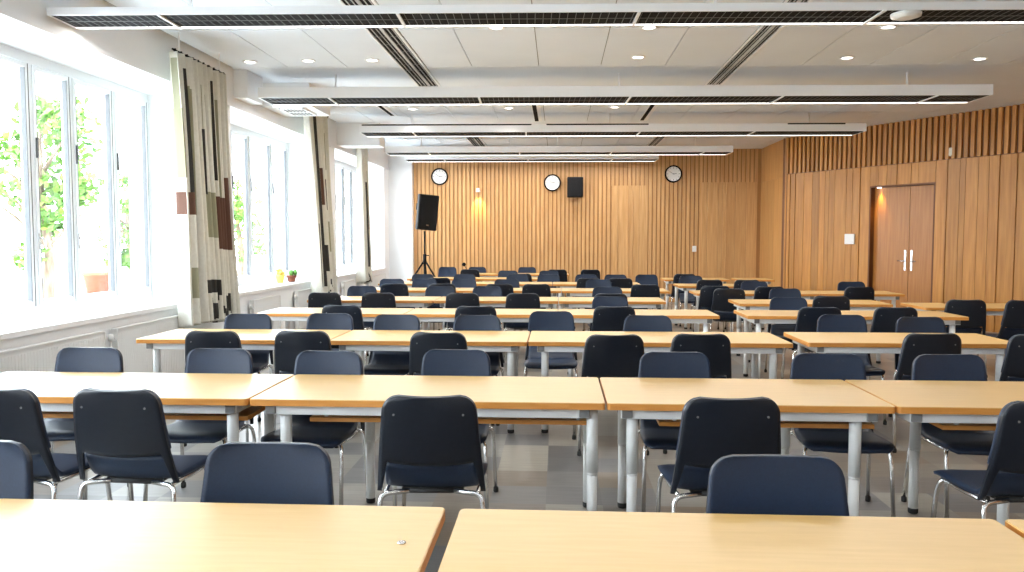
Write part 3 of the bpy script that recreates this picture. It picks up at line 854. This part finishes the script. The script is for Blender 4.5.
# ------------------------------------------------------------------ wall clocks, speakers, small fittings
def clock(x, z, hh, mm, label):
    t = thing('wall_clock', label, 'clock', (x, YB - .033, z), 0, 'round wall clocks on the wooden wall')
    R = .205
    bm = BM(); lathe(bm, [(R, 0), (R, .05), (R - .012, .06), (R - .03, .055), (R - .032, .035)], 40, axis='y', cap1=False); mk('rim', bm, M['black'], t)
    bm = BM(); lathe(bm, [(R - .03, .0), (R - .03, .034)], 40, axis='y'); mk('face', bm, M['clock_face'], t)
    bm = BM()
    for k in range(12):
        a = k * PI / 6
        l = .035 if k % 3 == 0 else .02
        box(bm, -.004, .004, -.037, -.034, R - .045 - l, R - .045, mtx=Matrix.Rotation(a, 4, 'Y'))
    mk('hour_mark', bm, M['black'], t)
    for name, a, l, w in (('hour_hand', (hh + mm / 60) * PI / 6, .075, .004), ('minute_hand', mm * PI / 30, .115, .0028)):
        bm = BM(); box(bm, -w, w, -.042, -.039, -.02, l, mtx=Matrix.Rotation(a, 4, 'Y')); mk(name, bm, M['black'], t)
clock(-2.88, 3.04, 2, 50, 'round black-rimmed clock above the loudspeaker on its stand')
clock(-.14, 2.88, 2, 50, 'round black-rimmed clock beside the wall-mounted loudspeaker')
clock(2.75, 3.08, 2, 50, 'round black-rimmed clock towards the doors, highest of the three clocks')

# wall loudspeaker
t = thing('wall_loudspeaker', 'black loudspeaker hung on the wooden wall beside the middle clock', 'loudspeaker', (.405, YB - .033, 2.76))
bm = BM(); box(bm, -.19, .19, -.30, -.06, -.24, .24, bev=.02); mk('cabinet', bm, M['speaker_body'], t)
bm = BM(); box(bm, -.175, .175, -.312, -.298, -.225, .225, bev=.006); mk('grille', bm, M['speaker_grille'], t)
bm = BM(); box(bm, -.06, .06, -.06, 0, -.1, .1); mk('bracket', bm, M['black'], t)

# loudspeaker on tripod
SX, SY = -2.89, 17.25
t = thing('speaker_stand', 'black tripod stand carrying the loudspeaker by the window wall', 'speaker stand', (SX, SY, 0))
bm = BM(); tube(bm, [(0, 0, .35), (0, 0, 1.15)], .028, 12); tube(bm, [(0, 0, 1.15), (0, 0, 1.70)], .019, 12); mk('pole', bm, M['black'], t)
bm = BM(); lathe(bm, [(.04, .98), (.045, 1.0), (.045, 1.05), (.036, 1.07), (.036, 1.2)], 14); mk('collar', bm, M['black'], t)
bm = BM(); tube(bm, [(.03, 0, 1.17), (.09, 0, 1.17)], .012, 8); mk('knob', bm, M['black'], t)
for k in range(3):
    a = math.radians((-22, 204, 92)[k])
    dx, dy = math.cos(a), math.sin(a)
    bm = BM(); tube(bm, [(dx * .04, dy * .04, 1.02), (dx * .72, dy * .72, .02)], .019, 8); tube(bm, [(dx * .03, dy * .03, .42), (dx * .40, dy * .40, .46)], .010, 6); lg = mk('leg', bm, M['black'], t)
    bm = BM(); lathe(bm, [(.022, 0), (.024, .03), (.015, .045)], 10); mk('rubber_foot', bm, M['rubber'], lg, loc=(dx * .725, dy * .725, 0))
t = thing('loudspeaker', 'large black loudspeaker tilted on top of the tripod stand', 'loudspeaker', (SX + .0, SY, 1.726), math.radians(24))
TIL = Matrix.Rotation(math.radians(4.5), 4, 'Y') @ Matrix.Rotation(math.radians(3), 4, 'X')
bm = BM()
pts = [(-.215, -.20), (.215, -.20), (.215, -.02), (.12, .22), (-.12, .22), (-.215, -.02)]
lo_ = [bm.verts.new((x, y, .0)) for x, y in pts]; hi_ = [bm.verts.new((x, y, .76)) for x, y in pts]
bm.faces.new(lo_[::-1]); bm.faces.new(hi_)
for k in range(6): bm.faces.new((lo_[k], lo_[(k + 1) % 6], hi_[(k + 1) % 6], hi_[k]))
bmesh.ops.bevel(bm, geom=list(bm.edges), offset=.012, segments=2, affect='EDGES')
bmesh.ops.transform(bm, matrix=TIL, verts=bm.verts); mk('cabinet', bm, M['speaker_body'], t)
bm = BM(); box(bm, -.20, .20, -.214, -.198, .03, .735, bev=.006); bmesh.ops.transform(bm, matrix=TIL, verts=bm.verts); mk('grille', bm, M['speaker_grille'], t)
bm = BM(); box(bm, -.03, .03, -.218, -.212, .10, .118); bmesh.ops.transform(bm, matrix=TIL, verts=bm.verts); mk('badge', bm, M['steel'], t)
bm = BM()
for s in (-1, 1): box(bm, s * .2 - .02, s * .2 + .02, .0, .03, .42, .56, bev=.006)
bmesh.ops.transform(bm, matrix=TIL, verts=bm.verts); mk('carry_handle', bm, M['rubber'], t)

# wall spot lamp with its warm glow
t = thing('wall_spot', 'small white spot lamp on the wooden wall below the first clock, casting a warm glow', 'wall lamp', (-1.93, YB - .033, 2.72))
bm = BM(); lathe(bm, [(.035, 0), (.035, .02)], 16, axis='y'); tube(bm, [(0, -.02, 0), (0, -.12, 0)], .01); mk('arm', bm, M['plastic_white'], t)
bm = BM(); lathe(bm, [(.04, .03), (.055, -.06), (.05, -.06)], 16, c=(0, -.13, 0), cap1=False); mk('lamp_shade', bm, M['plastic_white'], t)
bm = BM(); lathe(bm, [(.046, -.05), (.046, -.048)], 16, c=(0, -.13, 0)); mk('bulb', bm, M['lamp'], t)
l = bpy.data.lights.new('wall_spot_lamp', 'SPOT'); l.energy = 30; l.color = (1, .66, .22); l.spot_size = 1.2; l.spot_blend = .9; l.shadow_soft_size = .03
lo = bpy.data.objects.new('wall_spot_lamp', l); col.objects.link(lo); lo.location = (-1.93, YB - .15, 2.65); lo.rotation_euler = (math.radians(16), 0, 0)

# sockets, switch, sensor
bm = BM(); box(bm, -.05, .05, -.012, 0, -.07, .07, bev=.004); box(bm, -.03, .03, -.018, -.01, .0, .045, bev=.003); box(bm, -.03, .03, -.018, -.01, -.05, -.005, bev=.003)
o = mk('wall_socket', bm, M['plastic_white'], loc=(3.27, YB - .033, 1.29)); tag(o, 'small pale socket plate on the wooden wall below the last clock', 'socket')
t = thing('switch_panel', 'white square switch panel on the slanted wall beside the double door', 'switch', SW @ Vector((1.68, .037, 1.53)))
t.rotation_euler = SW.to_euler()
bm = BM(); box(bm, -.11, .11, -.02, .015, -.10, .10, bev=.005); mk('plate', bm, M['plastic_white'], t)
bm = BM(); box(bm, -.035, .035, .015, .022, -.02, .05, bev=.004); mk('display', bm, M['black'], t)
t = thing('wall_sensor', 'small pale sensor with amber lens high on the slatted wall above the door', 'sensor', SW @ Vector((3.70, .043, 3.03)))
t.rotation_euler = SW.to_euler()
bm = BM(); box(bm, -.042, .042, 0, .06, -.075, .075, bev=.016); mk('body', bm, M['cream'], t)
bm = BM(); lathe(bm, [(.04, -.065), (.035, -.09), (.015, -.098)], 14, axis='y', c=(0, 0, -.01)); mk('lens', bm, M['amber'], t)
bm = BM(); box(bm, -.03, .03, -.03, 0, -.05, .05, bev=.005); tube(bm, fillet([(0, -.03, 0), (0, -.09, 0), (.08, -.11, 0)], .02), .012, 8)
o = mk('wall_hook', bm, M['plastic_white'], loc=(-3.62, 19.28, 1.18)); tag(o, 'small white wall hook on the narrow pier beside the wooden wall', 'hook')

# microphone on the last table row (black, on a short stand)
t = thing('desk_microphone', 'small black microphone on a short stand on the last table row', 'microphone', (-2.08, 18.05, .74))
bm = BM(); lathe(bm, [(.07, 0), (.07, .012), (.02, .02)], 18); tube(bm, fillet([(0, 0, .015), (0, 0, .14), (-.04, -.03, .19)], .03), .008, 8); mk('stand', bm, M['black'], t)
bm = BM(); bmesh.ops.create_icosphere(bm, subdivisions=2, radius=.045, matrix=Matrix.Translation((-.045, -.035, .21))); mk('head', bm, M['black'], t, smooth=True)

# cable coil on the floor below the second row
bm = BM()
rn = random.Random(5); pts = []
for k in range(90):
    a = k * .42; r = .055 + .018 * math.sin(k * .9)
    pts.append((r * math.cos(a), r * math.sin(a) * .9, .02 + .05 * abs(math.sin(k * .37))))
tube(bm, pts, .009, 6)
o = mk('cable_coil', bm, M['rubber'], loc=(-2.2, 4.98, 0)); tag(o, 'small black coil of cable lying on the floor behind the second row chairs', 'cable')

# ------------------------------------------------------------------ outdoors
ZG = .30
bm = BM(); box(bm, -45, -4.96, -20, 60, ZG - .3, ZG); o = structure(mk('ground', bm, M['paving']))
def tree(x, y, h, r, label, n=1500, seed=1, crown_z=.35):
    rn = random.Random(seed)
    t = thing('tree', label, 'tree', (x, y, ZG), 0, 'trees outside the windows')
    bm = BM(); tube(bm, [(0, 0, -.02), (.06, .04, h * .3), (-.05, .02, h * .6), (0, 0, h * .9)], [.10, .075, .05, .02], 10)
    for k in range(7):
        a = rn.random() * 6.28; z = h * rn.uniform(.3, .7)
        tube(bm, [(0, 0, z), (math.cos(a) * r * .4, math.sin(a) * r * .4, z + h * .12), (math.cos(a) * r * .75, math.sin(a) * r * .75, z + h * .2)], [.035, .022, .008], 6)
    mk('trunk', bm, M['bark'], t)
    bm = BM()
    blobs = [(rn.uniform(-.6, .6) * r, rn.uniform(-.6, .6) * r, h * rn.uniform(crown_z, 1.0), rn.uniform(.25, .5) * r) for _ in range(16)]
    for k in range(n):
        bx, by, bz, br = rn.choice(blobs)
        d = Vector((rn.gauss(0, 1), rn.gauss(0, 1), rn.gauss(0, 1))).normalized() * br * rn.random() ** .4
        p = Vector((bx, by, bz)) + d
        a = Vector((rn.gauss(0, 1), rn.gauss(0, 1), rn.gauss(0, 1))).normalized(); b = a.orthogonal().normalized()
        s = rn.uniform(.05, .10)
        v = [bm.verts.new(p + q) for q in (a * s, b * s * .5, -a * s, -b * s * .5)]
        bm.faces.new(v)
    f = mk('crown', bm, M['leaf'], t, recalc=False); f['kind'] = 'stuff'
tree(-7.5, 11.3, 3.2, .85, 'green leafy tree outside the first window, beside the clay pot', 1300, 2, .28)
tree(-9.9, 10.2, 3.6, 1.1, 'yellow-green tree outside, seen through the first two window lights', 1300, 5, .3)
tree(-8.4, 15.3, 2.6, .7, 'small slim tree outside, seen through the last light of the first window', 800, 9, .3)
tree(-7.8, 19.2, 2.9, .8, 'small pale tree outside the second window', 800, 14, .3)
tree(-13.5, 13.5, 5.2, 1.6, 'taller tree outside, behind the yellow-green tree', 1200, 19, .45)
def clay_pot(x, y, r, h, label):
    t = thing('clay_pot', label, 'plant pot', (x, y, ZG), 0, 'clay pots outside')
    bm = BM(); lathe(bm, [(r * .66, 0), (r * .93, h * .86), (r, h * .86), (r * 1.02, h), (r * .92, h), (r * .88, h * .9)], 28, cap1=False); mk('pot', bm, M['terracotta'], t)
    bm = BM(); lathe(bm, [(r * .885, h * .88), (r * .885, h * .9)], 24); mk('soil', bm, M['soil'], t)
clay_pot(-10.1, 17.0, .31, .50, 'large orange clay pot outside the first window, whole in one window light')
clay_pot(-9.35, 17.9, .25, .30, 'low orange clay trough outside, seen through the last light of the first window')

# ------------------------------------------------------------------ light
w = bpy.data.worlds.new('World'); sc.world = w; w.use_nodes = True
nt = w.node_tree; bg = nt.nodes['Background']
tc = nt.nodes.new('ShaderNodeTexCoord'); sep = nt.nodes.new('ShaderNodeSeparateXYZ'); rp = nt.nodes.new('ShaderNodeValToRGB')
nt.links.new(tc.outputs['Generated'], sep.inputs[0]); nt.links.new(sep.outputs['Z'], rp.inputs['Fac'])
rp.color_ramp.elements[0].color = (.95, .97, 1, 1); rp.color_ramp.elements[1].color = (.70, .84, 1, 1)
nt.links.new(rp.outputs['Color'], bg.inputs['Color']); bg.inputs['Strength'].default_value = 7.5
sun = bpy.data.lights.new('sun', 'SUN'); sun.energy = 4; sun.angle = .02; sun.color = (1, .96, .9)
so = bpy.data.objects.new('sun', sun); col.objects.link(so); so.rotation_euler = (math.radians(40), math.radians(38), 0)

# ------------------------------------------------------------------ camera
cam = bpy.data.cameras.new('camera'); co = bpy.data.objects.new('camera', cam); col.objects.link(co); sc.camera = co
cam.sensor_width = 36; cam.lens = 36 * 800 / 1024; cam.clip_start = .05; cam.clip_end = 200
b_ = (286 - 238) / 800; a_ = (558 - 512) / 800
th = math.atan(b_); psi = -math.atan(a_ * math.cos(th))
r_ = Vector((math.cos(psi), -math.sin(psi), 0)); f_ = Vector((math.sin(psi) * math.cos(th), math.cos(psi) * math.cos(th), -math.sin(th))); u_ = r_.cross(f_)
co.matrix_world = Matrix(((r_.x, u_.x, -f_.x, 0), (r_.y, u_.y, -f_.y, 0), (r_.z, u_.z, -f_.z, EYE), (0, 0, 0, 1)))

sc.view_settings.view_transform = 'Standard'; sc.view_settings.look = 'None'
sc.view_settings.gamma = 1; sc.view_settings.use_curve_mapping = False
sc.view_settings.exposure = 1.28
sc.cycles.use_denoising = True
sc.cycles.max_bounces = 8; sc.cycles.diffuse_bounces = 5; sc.cycles.transparent_max_bounces = 8
sc.cycles.sample_clamp_indirect = 6
